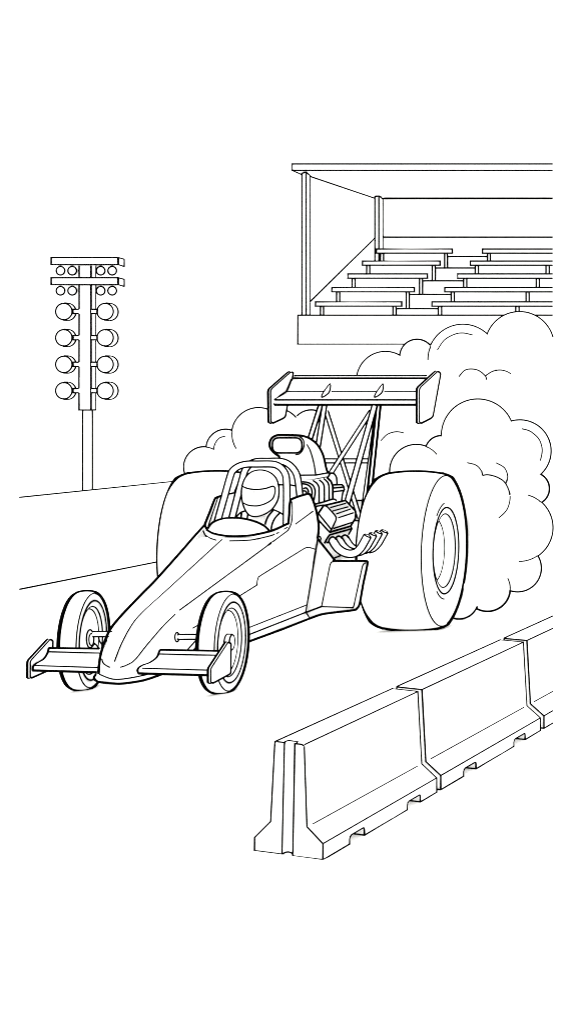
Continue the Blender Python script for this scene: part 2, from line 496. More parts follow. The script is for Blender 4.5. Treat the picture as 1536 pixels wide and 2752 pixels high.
puff([(1118, 1266, 71, (192, 68, MDs), (68, 39, 1)), (1185, 1214, 43, (158, 84, MDs)), (1283, 1170, 97, (182, 22, MDs)),
      (1396, 1212, 83, (107, -50, MDs)), (1432, 1313, 43, (60, -60, MDs)), (1393, 1418, 91, (48, -57, MDs), (74, 48, 1), (-57, -90, 1)),
      (1390, 1527, 63, (32, -110, MDs)), (1309, 1582, 61, (-3, -122, MDs), (27, -3, 1)), (1233, 1612, 51, (-20, -112, MDs))],
     [(1220, 1290, 100), (1310, 1290, 100), (1290, 1400, 110), (1370, 1330, 80), (1230, 1480, 110), (1320, 1500, 85), (1230, 1560, 70), (1160, 1330, 80)],
     [[(1401.5, 1152), (1420, 1157), (1434.5, 1166.6), (1449, 1183), (1456, 1209.4), (1451, 1238)],
      [(1254.5, 1243.4), (1278, 1249.7), (1292, 1264.3), (1296, 1278)],
      [(1296, 1278), (1311, 1275.8), (1337.3, 1283.4), (1358, 1300), (1369.6, 1333.9), (1361.6, 1368.6), (1339, 1392.3)],
      [(1332.7, 1244), (1354.7, 1257.4), (1363.3, 1280), (1358, 1300)]],
     12.2, "billowing white tyre smoke right beside and behind the big right rear tyre", 1320)
puff([(1035, 1022, 77, (174, 60, MDs)), (1120, 958, 46, (180, 42, MDs)), (1243, 966, 94, (156, 45, MDs), (181, 156, 1)), (1395, 930, 92, (161, 15, MDs))],
     [(1110, 1050, 85), (1200, 1060, 95), (1310, 1010, 90), (1400, 1020, 80), (1130, 1180, 100), (1250, 1180, 110), (1370, 1160, 100), (1200, 1330, 120), (1340, 1330, 120), (1080, 1300, 80)],
     [[(1174.4, 940), (1193, 913.5), (1220.4, 897.9), (1243.7, 894.4), (1269, 899.8)],
      [(1232, 1012), (1247.6, 995), (1267, 991.3), (1286.6, 996), (1303, 1010), (1307, 1020.5)],
      [(1303, 1010), (1321.6, 998), (1341, 994), (1358.6, 997), (1372, 1004)],
      [(1022.6, 1184), (1041, 1166.6), (1064.6, 1160), (1085, 1163.5)]],
     13.9, "tall white smoke cloud rising behind the rear wing, in front of the grandstand", 1250)
puff([(548, 1255, 54, (200, 82, MDs), (82, 60, 1)), (606, 1206, 52, (174, 68, MDs)), (694, 1167, 71, (174, 66, MDs), (174, 213, 1)), (745, 1163, 64, (68, 40, MDs)), (836, 1155, 53, (136, 60, MDs))],
     [(620, 1260, 60), (690, 1250, 75), (770, 1210, 75), (830, 1230, 60), (600, 1350, 90), (720, 1370, 110)],
     [[(604.6, 1172.4), (589, 1177), (577.4, 1192.4), (573.5, 1208)]],
     12.9, "small white smoke cloud behind the driver and the left rear tyre", 660)

# ================================================================== DRAGSTER
XC = -4.51
car = thing("dragster", (XC, 10.5, 0), "white open wheeled drag race car with pointed nose, huge rear tyres and high rear wing", "race car")

def wheel(xin, xout, Y, R, Rs, rims, rz, hub, label, wd, front):
    """tyre between xin and xout; both faces dished the same way"""
    xm, hw = (xin + xout) / 2, abs(xout - xin) / 2; c = (xm, Y, R)
    w_ = thing("wheel", c, label, None); del w_["category"]; w_.parent = car; w_.location = Vector(c) - Vector(car["_w"])
    g = M(RUB); r0, r1, r2 = rims[:3]
    N = 12; prof = [(-hw + .002, r0), (-hw, Rs * .80), (-hw + .004, Rs * .94)]
    for i in range(N + 1):
        u = -1 + 2 * i / N
        prof.append((u * hw * (.97), Rs + (R - Rs) * (1 - abs(u) ** 2.2)))
    prof += [(hw - .004, Rs * .94), (hw, Rs * .80), (hw - .002, r0)]
    g.lathe(prof[2:-2], c, 96, rz); g.contour(wd * 1.15)
    g.lathe(prof[:3], c, 96, rz); g.lathe(prof[-3:], c, 96, rz)
    g.circ(c, hw * .97, Rs, wd * .95, rz, 8, 172, 60)
    g.circ(c, hw * .97, Rs, TN, rz, n=96)
    g.circ(c, hw, r0, MD if not front else ST + .2, rz, n=80)
    if not front: 
        g.circ(c, hw + .002, r0 * 1.12, TN, rz, -40, -8, 20); g.circ(c, hw + .002, r0 * 1.12, TN, rz, 188, 220, 20)
    g.build("tyre", w_)
    g = M(); dp = rims[3]
    g.lathe([(hw - .003, r0), (hw - .012, r1), (hw - dp, r2), (hw - dp - .004, .001)], c, 80, rz)
    g.lathe([(-hw + .003, r0), (-hw + .012, r1), (-hw + dp, r2), (-hw + dp + .004, .001)], c, 80, rz)
    g.circ(c, hw - .012, r1, ST * .9, rz, n=72); g.circ(c, hw - dp, r2, TN + .3, rz, n=72)
    g.build("rim", w_)
    if hub:
        g = M(); f0 = 0; x1 = hw - dp + hub[1]
        g.lathe([(hw - dp - .01, hub[0]), (x1, hub[0]), ], c, 32, rz); g.contour(ST)
        g.lathe([(x1, hub[0]), (x1, .001)], c, 32, rz)
        g.circ(c, x1, hub[0], ST, rz, n=32); g.circ(c, hw - dp, hub[0] * 1.0, ST, rz, n=32)
        g.build("hub", w_)
    return w_
RZ = math.radians(5.0)
wheel(-4.150, -4.052, 9.2, .295, .285, (.236, .202, .188, .030), RZ, (.045, .03), "narrow front wheel nearest the barriers, right of the nose", TH * .9, True)
wheel(-5.028, -4.930, 9.30, .291, .281, (.236, .202, .188, .030), math.radians(10), None, "narrow front wheel at the left edge, left of the nose", TH * .9, True)
wheel(-4.022, -3.543, 11.72, .592, .567, (.325, .277, .236, .085), 0, None, "huge wide rear tyre in front of the smoke, right of the engine", TH, False)
wheel(-5.547, -5.072, 11.76, .592, .567, (.325, .277, .236, .085), math.radians(9), None, "huge wide rear tyre partly hidden behind the left of the body", TH, False)

# ---- body shell
# Y, bottom(w,z), mid(w,z), shoulder(w,z), inner(w,z), crease(w,z)
S = [(8.835, (.10, .125), (.10, .15), (.07, .19), (.05, .20), (.02, .205)),
     (8.85, (.14, .115), (.16, .15), (.12, .22), (.08, .235), (.045, .242)),
     (8.92, (.17, .108), (.19, .18), (.165, .26), (.12, .28), (.066, .29)),
     (9.06, (.20, .115), (.22, .25), (.20, .345), (.14, .368), (.085, .376)),
     (9.30, (.22, .15), (.26, .33), (.262, .405), (.18, .455), (.10, .473)),
     (9.92, (.25, .185), (.295, .45), (.305, .615), (.23, .64), (.14, .645)),
     (10.17, (.275, .20), (.31, .55), (.298, .742), (.25, .785), (.17, .828)),
     (10.205, (.277, .20), (.312, .56), (.297, .76), (.26, .785), (.18, .83)),
     (10.215, (.277, .20), (.312, .56), (.297, .772), (.265, .775), (.22, .55)),
     (10.45, (.285, .205), (.33, .65), (.285, .89), (.262, .89), (.24, .45)),
     (10.51, (.287, .205), (.34, .70), (.276, 1.02), (.252, 1.02), (.23, .45)),
     (10.545, (.288, .205), (.345, .71), (.277, 1.04), (.254, 1.04), (.23, .45)),
     (10.72, (.292, .21), (.362, .79), (.305, 1.075), (.28, 1.075), (.24, .45)),
     (10.75, (.292, .21), (.364, .79), (.318, 1.055), (.30, 1.05), (.25, .45))]
g = M(); vs = []; n = 10
for Y, *q in S:
    L = [(XC - w_, Y, z) for w_, z in q]; R_ = [(XC + w_, Y, z) for w_, z in q][::-1]
    vs += L + R_
fs = [tuple(range(n)), tuple(range(len(vs) - n, len(vs)))]
for i in range(len(S) - 1):
    for j in range(n):
        a_, b_, c_, d_ = i * n + j, i * n + (j + 1) % n, (i + 1) * n + (j + 1) % n, (i + 1) * n + j
        fs += [(a_, b_, c_), (a_, c_, d_)] if j < n / 2 else [(a_, b_, d_), (b_, c_, d_)]
g.add(vs, fs)
tr = g.tree()
def D(pts, wd=TN, sm=0, **k): g.draw(smooth(pts, sm) if sm else pts, wd, t=tr, lift=.006, **k)
# far-side edge of the nose and bonnet
ed = [(264.8, 1812, 8.75), (266.7, 1782.6, 8.76), (272.3, 1752, 8.80), (290.4, 1702, 8.98), (318.2, 1663, 9.2), (380, 1597.5, 9.5), (417, 1560, 9.64), (484, 1485, 9.95), (520, 1443.5, 10.12), (551.3, 1408.7, 10.40)]
g.line([P(*p) for p in smooth(ed, 5)], TH)
D([(596, 1449.6), (440, 1593), (382, 1646), (354, 1679.6), (326.6, 1729.7), (307.6, 1778)], TN, 4)
D([(773, 1426), (640, 1524), (482, 1640)], TN + .2); D([(470.7, 1650.7), (438.8, 1681.9), (395.6, 1732), (362, 1773.7), (340, 1787.6), (322.4, 1793.7)], TN, 5)
D([(273.7, 1771.4), (276, 1780), (282, 1786.7), (294.6, 1794)], TN, 4)
D([(785, 1348), (785, 1389), (781, 1410.6), (773, 1426)], TN, 4)
D([(545.5, 1426), (555, 1442), (580.5, 1451.5)], TN, 4); D([(616.8, 1453.5), (672, 1451.5), (718.8, 1441.8), (737.5, 1436)], TN, 4)
D([(742, 1434), (749, 1431)]); D([(763.6, 1422), (772, 1417)])
D([(641, 1603.4), (689.6, 1573), (691, 1560), (694, 1551), (703, 1545), (816, 1474.9), (822, 1472), (830, 1471), (845.3, 1475.7)], TN)
D([(793.5, 1408.7), (841, 1373.6)], TN)
D([(518, 1688), (532, 1680)], TN)
# rocker lines
D([(652, 1693.5), (822, 1626.8)], TN)
D([(652, 1712.6), (820.8, 1646), (862.9, 1629.9)], ST)
g.line([P(640, 1735, 9.8), P(668.3, 1724.4, 9.92), P(760, 1690.8, 10.35), P(831, 1662.7, 10.72)], TH)
D([(820.8, 1645.8), (853, 1447.6)], TN + .6); D([(820.8, 1645.8), (826, 1652), (830.6, 1660.8)], TN)
# cockpit rim and shoulder
rim = [(594.5, 1332.7, 10.48), (582.5, 1336.6, 10.48), (576, 1343, 10.48), (563, 1377, 10.45), (550.6, 1408, 10.42), (551.8, 1415, 10.38), (557, 1422, 10.34), (574.7, 1433, 10.28), (613.6, 1440.4, 10.2), (660, 1439.8, 10.2), (724.6, 1428, 10.29), (769.4, 1408.7, 10.42), (774.5, 1404, 10.45), (777, 1375, 10.48), (779, 1350, 10.5), (785, 1340.5, 10.54), (824, 1327.5, 10.71), (833.7, 1331, 10.74), (839, 1341, 10.745), (845.3, 1358, 10.75), (851, 1380, 10.745), (855, 1404.8, 10.74), (855.5, 1425, 10.735), (853, 1447.6, 10.73)]
g.line([P(*p) for p in smooth(rim, 3)], MD + 1.1)
g.line([P(585, 1338, 10.48), P(559.5, 1413, 10.38)], TN)
g.build("body_shell", car)
# nose splitter lip
g = M()
lip = smooth([(252.8, 1823, 9.03), (258, 1814, 9.05), (266.7, 1813, 8.97), (304, 1824.5, 8.88), (346, 1823, 8.85), (396, 1813, 8.86), (440, 1803, 8.9), (440, 1810, 8.9), (432, 1812.6, 8.9), (385, 1829, 8.83), (329, 1837.5, 8.82), (271, 1834, 8.9), (255, 1829, 9.0)], 4, True)
g.prism([P(*p) for p in lip], Vector((0, .05, 0)))
g.px([(p[0], p[1]) for p in smooth([(266.7, 1812.5), (304, 1825.7), (346, 1823), (396, 1813)], 5)], 8.78, TN + .3)
g.line([P(*p) for p in smooth([(264, 1812, 8.9), (256, 1815, 8.9), (252.8, 1822, 8.9), (257, 1829, 8.88), (271, 1834, 8.84), (300, 1837, 8.81), (329, 1837.5, 8.8), (385, 1829, 8.8), (434, 1812.6, 8.8)], 5)], TH * .95)
g.build("splitter_lip", car)
# windscreen cowl
g = M()
top = [(555.6, 1424, 10.32), (564, 1411, 10.34), (575, 1401.6, 10.36), (598.4, 1393.8, 10.38), (621.8, 1391.5, 10.38), (649, 1392.8, 10.38), (680, 1399.7, 10.37), (707.5, 1412, 10.35), (725, 1428, 10.28)]
bot = [(690, 1436, 10.20), (660, 1440, 10.17), (613.6, 1440.6, 10.17), (574.7, 1434, 10.22)]
o_ = smooth(top, 4)
g.prism([P(*p) for p in o_] + [P(*p) for p in bot], Vector((0, .03, 0)))
g.line([P(p[0], p[1], p[2] - .005) for p in o_], MD + .8)
g.line([P(p[0], p[1], p[2] - .015) for p in smooth([top[0]] + bot[::-1] + [top[-1]], 4)], MD + .8)
g.build("windscreen_cowl", car)
# bulkhead behind the driver
g = M()
g.pprism([(606, 1400), (598, 1334), (613, 1327.6), (630, 1323.7), (640, 1318), (656, 1258), (748, 1258), (749, 1302.7), (778, 1302.7), (797, 1306), (812, 1333), (815, 1400)], 10.80, .03, None)
g.px([(607, 1330), (613, 1327.6), (632, 1323.7)], 10.795, MD); g.px([(749, 1302.7), (778, 1302.7), (800, 1306.5)], 10.795, ST)
g.build("bulkhead", car)
# roll cage
def pipe(name, pts, wpx, ink, parent=None, n=14, ends=False, sm=4, y=None):
    g = M(); q = smooth(pts, sm) if sm else pts
    q = [P(*p) for p in q]; Y = sum(p.y for p in q) / len(q); r = wpx * .5 * Y / F
    rr = g.tube(q, r, 0, n, rings=ends)
    g.contour(ink)
    if ends and rr: g.line(rr[1], ST, True)
    return g.build(name, parent or car)
h1 = [(581, 1412), (603, 1334), (619, 1278), (626, 1264), (641, 1253), (662, 1247.5), (690, 1247), (728, 1247), (745, 1251), (758, 1261), (767, 1277), (769.5, 1300), (769.8, 1350), (769, 1414)]
pipe("roll_hoop", [(x, y, 10.50) for x, y in h1], 13.5, MD)
h2 = [(621, 1400), (637, 1338), (650, 1290), (658, 1264), (672, 1247), (690, 1240), (720, 1239.5), (752, 1239.5), (774, 1247), (792, 1266), (800, 1290), (806, 1340)]
pipe("roll_hoop", [(x, y, 10.74) for x, y in h2], 13, MD)
# side panels and pod beside the engine
g = M()
g.pprism([(853, 1447.6), (899.9, 1506), (887.7, 1513), (863.3, 1630.4), (831, 1661), (821, 1646)], 10.765, .25, None)
g.px([(853, 1447.6), (899.9, 1507)], 10.76, MD + .8)
g.px([(853, 1447.6), (821, 1646)], 10.76, TN + .4)
g.build("engine_bay_panel", car)
g = M()
pod = rnd([(896, 1507.6), (987.5, 1507.6), (963, 1638), (863.3, 1651.4), (831, 1662.7), (822, 1647), (863.3, 1630.4), (887.7, 1511)], 7)
g.pprism(pod, 10.73, .25, None)
g.px(smooth([(893, 1507.6), (920, 1507.6), (978, 1507.6), (986, 1510), (986.5, 1518), (975, 1572), (966, 1622), (959, 1635), (950, 1640), (905, 1645.5), (864, 1651.4), (831, 1663)], 3), 10.72, TH * .92)
g.px([(898, 1508.5), (889.5, 1511), (886, 1518), (863.3, 1630.4)], 10.72, TN); g.px([(821, 1646.5), (863.3, 1630.4)], 10.72, ST); g.px([(863.3, 1630.4), (947.8, 1633.4), (950, 1628), (973, 1522), (976, 1516), (982, 1513)], 10.72, TN)
g.px([(821, 1646), (831, 1661)], 10.72, TN)
g.build("side_pod", car)

# ---- engine
en = thing("engine", (-4.35, 11.2, .6), "", None); del en["category"]; del en["label"]
en.parent = car; en.location = Vector(en["_w"]) - Vector(car["_w"])
g = M()   # block and heads
g.pprism([(820, 1420), (820, 1350), (930, 1350), (945, 1420), (937, 1437), (937, 1500), (850, 1500)], 11.10, .35, None)
g.pprism([(858, 1400), (885, 1432), (944, 1415), (945, 1421), (936, 1437), (950, 1500), (900, 1506), (853, 1448)], 10.97, .12, None)
q = lambda *p, wd=MD, Y=10.965: g.px(list(p), Y, wd)
q((871, 1460), (880.6, 1443.5), (885.3, 1437.6), (944.4, 1421)); q((942, 1413), (944.9, 1421.5), (936, 1437)); q((897, 1500), (914, 1493.5), wd=ST)
q((854.6, 1441), (859, 1442), (861.5, 1447), (860, 1454), wd=TN); q((876, 1457), (880, 1459), (882, 1455), wd=TN)
q((958, 1490), (958, 1508), wd=ST, Y=11.05)
g.build("engine_block", en)
g = M()   # valve cover
topY, dd = 10.90, .2
g.pprism([(854.6, 1379.7), (867, 1360.8), (876, 1360.5), (900.7, 1386.8), (903, 1396), (891.2, 1424.6), (885.3, 1430.5), (854.6, 1397.4)], topY, .02, None)
out = [(854.6, 1379.7), (868.8, 1359), (927.9, 1344.7), (953.9, 1372.6), (955.5, 1380), (953.9, 1393.9), (946.8, 1405.7), (942, 1414), (885.3, 1430.5), (854.6, 1397.4)]
g.pprism(out, topY + .02, .05, None)
q = lambda *p, wd=MD, Y=topY: g.px(list(p), Y - .003, wd)
q(*out[:9], wd=MD + .4); q((854.6, 1397.4), (885.3, 1430.5), wd=MD)
q((874, 1360), (879, 1362), (898, 1383), (902.5, 1390), (902, 1398), (890, 1423.4), wd=ST); q((854.6, 1379.7), (890, 1423.4), wd=ST); q((890, 1422), (886, 1430), wd=ST)
q((895, 1420.4), (946, 1404), wd=ST)
for a, b in (((886.5, 1364.3), (929, 1352.5)), ((893, 1373.3), (935, 1362)), ((902.6, 1381.3), (941.6, 1367.9)), ((908.2, 1391.5), (950.3, 1377.8))): q(a, b, wd=TN + .2)
g.build("valve_cover", en)
g = M()   # supercharger with ribs
bl = [(808, 1288), (845, 1289), (878, 1283), (888.9, 1293.4), (893.6, 1306), (894.5, 1345), (846, 1358), (808, 1345)]
g.pprism(bl, 11.05, .28, None)
q = lambda *p, wd=ST, Y=11.045, sm=0: g.px(smooth(list(p), sm) if sm else list(p), Y, wd)
q((878, 1283), (888.9, 1293.4), (893.6, 1306), (894, 1342), wd=MD + .5)
for p in ([(840, 1291), (850, 1298), (856, 1308), (856.5, 1318), (856.5, 1350)], [(857, 1289.5), (866, 1297), (870, 1306), (870.6, 1318), (870.6, 1347)], [(869, 1286), (878, 1294), (882.5, 1303), (883.4, 1316), (883.4, 1343)],
          [(812, 1294.6), (828, 1297), (840, 1304), (845.6, 1316), (845.6, 1328), (842.8, 1344)], [(812, 1300), (826, 1303), (835, 1311), (837.6, 1322), (837, 1333)],
          [(815, 1313), (821, 1311), (826, 1315), (828, 1322), (824, 1328)], [(814, 1319), (820, 1320), (823, 1324)]): q(*p, wd=TN + .5, sm=4)
q((845, 1354.9), (868, 1349), (893.6, 1341), (900, 1342), (904, 1345.5), wd=MD, Y=11.03); q((847.5, 1363), (852, 1360), (870, 1357.5), wd=ST, Y=11.03)
g.pprism([(845, 1354.9), (893.6, 1341), (906, 1346), (868, 1360), (847.5, 1365)], 11.035, .1, None)
g.build("supercharger", en)
g = M()   # rear accessories
g.pprism([(880, 1270), (899.5, 1274.5), (903.8, 1282.8), (905.4, 1301.7), (918.4, 1302), (922.7, 1306.4), (925, 1315.9), (920.3, 1325.3), (917.2, 1350), (880, 1350)], 11.40, .12, None)
q((886.5, 1271), (894, 1271.5), (899.5, 1274.5), (903.8, 1282.8), (905.4, 1301.7), wd=MD, Y=11.395)
q((894.8, 1302.9), (918.4, 1302), (922.7, 1306.4), (925, 1315.9), (920.3, 1325.3), (917.2, 1346), wd=MD, Y=11.395); q((894.8, 1311.6), (922.7, 1309), wd=ST, Y=11.395); q((894.8, 1321.8), (923.6, 1318), wd=ST, Y=11.395)
g.build("magneto", en)
g = M()   # air scoop
hood = [(750, 1229), (744, 1223), (728.7, 1209), (723.6, 1193.6), (728.7, 1178), (742.3, 1170), (758, 1168.3), (804.6, 1171), (831.9, 1178), (851.3, 1193.6), (867, 1221), (876.6, 1259.8), (882.5, 1271.5), (847.5, 1276.4), (790, 1276.8), (752, 1276)]
hs = smooth(hood[:13], 4) + hood[13:]
g.pprism(hs, 11.12, .35, None)
g.pprism([(x, y) for x, y in rnd([(724, 1168.5), (819, 1168.5), (819, 1226), (724, 1226)], 28, 8)], 11.0, .12, None)
g.pprism([(800, 1276.8), (847.5, 1276.4), (880.6, 1270.5), (885.8, 1273), (880.6, 1282), (841.6, 1289.4), (800, 1289.4)], 11.08, .4, None)
q = lambda *p, wd=ST, Y=10.995, sm=0, cl=False: g.px(smooth(list(p), sm, cl) if sm else list(p), Y, wd, cl)
g.px(smooth([(750.5, 1230), (749, 1226), (744, 1223), (733, 1214), (725.5, 1204), (723.6, 1193.6), (726, 1183), (732, 1175), (742.3, 1169.8), (758, 1168.3), (804.6, 1170)], 4), 10.995, TH * .9)
g.px(smooth([(758, 1168.3), (804.6, 1170), (822, 1174), (834, 1179)], 4), 10.99, TH * .9)
g.px(smooth([(825, 1175), (831.9, 1178), (851.3, 1193.6), (867, 1221), (876.6, 1259.8), (882.5, 1271.5)], 5), 11.115, TH * .9)
q(*rnd([(731.4, 1176.5), (810.5, 1176.5), (810.5, 1217), (731.4, 1217)], 19, 7), wd=MD, cl=True)
q((804, 1173), (813, 1180), (816.5, 1190), (816, 1200), (811, 1212), (803, 1220), (793, 1222), wd=TN, sm=4)
q((824, 1194), (832, 1208), wd=TN + .2, Y=10.99)
q((832, 1208), (839, 1230), (844, 1252), (847.5, 1275.4), wd=TN + .2, Y=11.115, sm=4)
q((806, 1276.8), (847.5, 1276.4), (880.6, 1270.5), (885.8, 1273), (880.6, 1282), (841.6, 1289.4), (806, 1289.4), wd=ST, Y=11.075); q((882.5, 1270), (886.5, 1273), (881, 1282), (841.6, 1289.6), (812, 1289.6), wd=MD, Y=11.074)
g.build("air_scoop", en)
p1 = [(891.9, 1449), (897, 1459), (907, 1473), (922, 1484), (939.7, 1488.5), (956, 1484.5), (968, 1473), (977, 1458), (987, 1440)]
for k in range(4):
    dx, dy = (0, 0) if k == 0 else (15.2 * k, (-4, -9.5, -12)[k - 1])
    Yk = 10.84 + .055 * k
    ps = [(x + dx * (1 if i > 4 else 1.08), y + dy * (1 if i > 3 else .55), Yk) for i, (x, y) in enumerate(p1)]
    ep = pipe("exhaust_pipe", ps[(4 if k == 3 else 0):], 17.2, MD, en, 16, True)
    if k < 3:
        g = M(); ax, ay = dx * 1.08, dy * .55
        arc = smooth([(883, 1457), (884.5, 1449), (889, 1444.3), (894, 1443), (899, 1445.5), (903, 1451)], 3)
        g.pprism([(x + ax, y + ay) for x, y in arc], Yk - .028, .02, None); g.px([(x + ax, y + ay) for x, y in arc], Yk - .031, MD)
        g.build("pipe_flange", en)

# ---- front axle and rods
pipe("axle_rod", [(478, 1712, 8.84), (545, 1712, 9.1)], 11, ST, sm=0)
g = M(); c = P(475.5, 1712.5, 8.86)
r = 12.5 * 8.86 / F
el = [Vector((c.x + .46 * r * math.cos(a), c.y, c.z + r * math.sin(a))) for a in [2 * math.pi * i / 24 for i in range(24)]]
g.prism(el, .02, ST); g.build("axle_flange", car)
pipe("axle_rod", [(249, 1704.6, 9.13), (305, 1704.6, 9.2)], 11, ST, sm=0)
pipe("steering_strut", [(507, 1752, 9.0), (540, 1715, 9.1)], 10, ST, sm=0)
g = M()
for (cx, cy, rx, ry, wd) in ((242, 1717, 10, 24.5, ST), (245.5, 1719, 6.5, 16, TN)):
    n = 28; Yh = 9.15 - (.004 if rx < 8 else 0)
    g.prism([P(cx + rx * math.cos(2 * math.pi * i / n), cy + ry * math.sin(2 * math.pi * i / n), Yh) for i in range(n)], .03, wd)
g.px(smooth([(265, 1711), (267, 1722), (273, 1731), (280, 1738)], 3), 9.14, ST); g.px([(248, 1738), (254, 1730), (259, 1734), (265, 1742)], 9.14, ST)
g.build("brake_hub", car)

# ---- front wings
YW = 8.745
def plate(par, face, X, tk, _):
    """upright wing end plate: `face` outlines its right side, tk its thickness"""
    g = M(); f = [PX(x, y, X + tk) for x, y in face]; o_ = Vector((-tk, 0, 0))
    g.prism(f, o_)
    g.line([p + o_ + Vector((0, -.001, 0)) for p in f], MD + 1.0, True)
    g.line([p + Vector((.001, -.001, 0)) for p in f], TN + .2, True)
    n = len(f); hi = max(range(n), key=lambda i: f[i].z); lo = min(range(n), key=lambda i: f[i].z + (0 if face[i][0] > face[0][0] - 3 else 0))
    # heavier line down the back and lower edge
    seg = [f[i] for i in range(hi, n)] + [f[0]]
    g.line([p + Vector((.001, 0, 0)) for p in seg], MD + .6)
    return g.build("endplate", par)
for side in (1, 0):
    g = M()
    if side:
        end = [(430.4, 1746.4, 8.90), (427.5, 1753, 8.89), (420.7, 1768, 8.86), (401, 1782, 8.82), (384, 1788, 8.79), (374, 1794, 8.77), (370, 1801.5, YW), (372.5, 1810, YW)]
        tip = [(558.4, 1814.9, YW), (559, 1801, YW), (579.8, 1761, 8.86), (587.6, 1750, 8.895)]
        lines = [((427.6, 1757.6, 8.87), (581, 1761, 8.86), TN + .3), ((383, 1796, YW), (559, 1801, YW), TN + .3)]
    else:
        end = [(131.8, 1741.4, 8.90), (128.5, 1754.7, 8.88), (120.7, 1768.6, 8.85), (110, 1777, 8.83), (99.8, 1782.6, 8.80), (91.5, 1789, 8.77), (88.7, 1796, YW), (88.7, 1802, YW)]
        tip = [(260, 1807, YW), (260.5, 1794, YW), (266, 1755.3, 8.87), (268.5, 1743.6, 8.90)]
        lines = [((130.4, 1751.4, 8.88), (268, 1755.3, 8.87), TN + .3), ((92.9, 1788.7, YW), (262.5, 1794, YW), TN + .3)]
    e = [P(*p) for p in smooth(end, 3)]; tp = [P(*p) for p in tip]
    a0 = e; n = len(e)
    # lofted wing skin between the curved end and the straight end, with its own thickness
    tt = []
    for i in range(n):
        f = i / (n - 1) * 3; k = min(int(f), 2); tt.append(tp[::-1][k].lerp(tp[::-1][k + 1], f - k))
    vs = a0 + tt + [v + Vector((0, .02, -.006)) for v in a0] + [v + Vector((0, .02, -.006)) for v in tt]
    fs = []
    for i in range(n - 1):
        fs += [(i, i + 1, n + i + 1, n + i), (2 * n + i, 3 * n + i, 3 * n + i + 1, 2 * n + i + 1), (i, 2 * n + i, 2 * n + i + 1, i + 1), (n + i, n + i + 1, 3 * n + i + 1, 3 * n + i)]
    fs += [(0, n, 3 * n, 2 * n), (n - 1, 2 * n - 1 + 2 * n - n, 4 * n - 1, 2 * n - 1)]
    g.add(vs, fs[:-1])
    nd = Vector((0, -.003, 0))
    g.line([v + nd for v in e], MD + .6)
    g.line([e[0] + nd, tp[3] + nd], MD + .8); g.line([e[-1] + nd, tp[0] + nd], TH * .95)
    for a, b, wd in lines: g.line([P(*a) + nd, P(*b) + nd], wd)
    fw = g.build("front_wing", car)
    g = M(); 
    if side:
        g.box(-4.36, -4.24, 8.86, 9.02, .2, .26)
        g.build("wing_mount", fw)
        plate(fw, rnd([(566, 1835), (566, 1797), (612.5, 1726), (619.5, 1729), (618.5, 1811), (573, 1836)], 5), (558.4 - VX) * YW / F, .0155, (560, 1786))
    else:
        plate(fw, rnd([(81, 1822), (81, 1777), (135, 1718), (141, 1722), (140, 1798), (86, 1822)], 6), (73.4 - VX) * YW / F, .0155, None)
# ---- rear wing
XR, XL = (1119.5 - VX) * 12.22 / F, (720 - VX) * 12.22 / F
g = M()
prof = [(12.30, 1.690), (12.295, 1.712), (12.31, 1.734), (12.54, 1.797), (12.645, 1.906), (12.665, 1.902), (12.57, 1.782), (12.35, 1.706), (12.33, 1.69)]
vs = [(x, y, z) for x in (XL + .012, XR - .012) for y, z in prof]; n = len(prof)
g.add(vs, [tuple(range(n)), tuple(range(2 * n - 1, n - 1, -1))] + [(i, (i + 1) % n, (i + 1) % n + n, i + n) for i in range(n)])
def hl(y, z, wd, dx=0): g.line([(XL + .012 + dx, y - .003, z), (XR - .012, y - .003, z)], wd)
hl(12.645, 1.906, TH * .9); hl(12.54, 1.797, MD); hl(12.305, 1.732, TN + .6); hl(12.30, 1.692, TH * .9)
rw = g.build("rear_wing", car)
plate(rw, rnd([(1126, 1135), (1126, 1043), (1176, 997), (1182.5, 1003), (1161, 1122), (1131, 1137.5)], 7), XR, .021, None)
plate(rw, rnd([(727.5, 1134), (726.5, 1047), (780, 1000), (787, 1000), (765, 1122), (733, 1137)], 7), XL, .0195, None)
g = M()
cu = [(783, 1018, 12.6), (777, 1034, 12.57), (770, 1050, 12.5), (764, 1055.5, 12.46), (742, 1069, 12.34), (735, 1073, 12.29), (732, 1078.8, 12.28), (733, 1084, 12.28), (737, 1086.6, 12.28)]
g.line([P(*p) for p in smooth(cu, 4)], MD)
g.prism([P(786, 1009, 12.68), P(1146, 1009, 12.68), P(1146, 1015, 12.66), P(786, 1015, 12.66)], Vector((0, .01, 0)))
g.line([P(790, 1008.6, 12.67), P(1146, 1008.6, 12.67)], TN)
g.build("gurney_strip", rw)
# wing end curl beside the left plate
for dx in (0, 142):
    g = M()
    bl = [(886.4 + dx, 1031.3), (885 + dx, 1051.5), (875 + dx, 1062), (863.8 + dx, 1067), (868 + dx, 1055)]
    pts = [P(x, y, 12.46 - (y - 1031) * .0055) for x, y in smooth(bl, 3, True)]
    g.prism(pts, Vector((0, .03, -.01)), ST); g.build("wing_fin", rw)

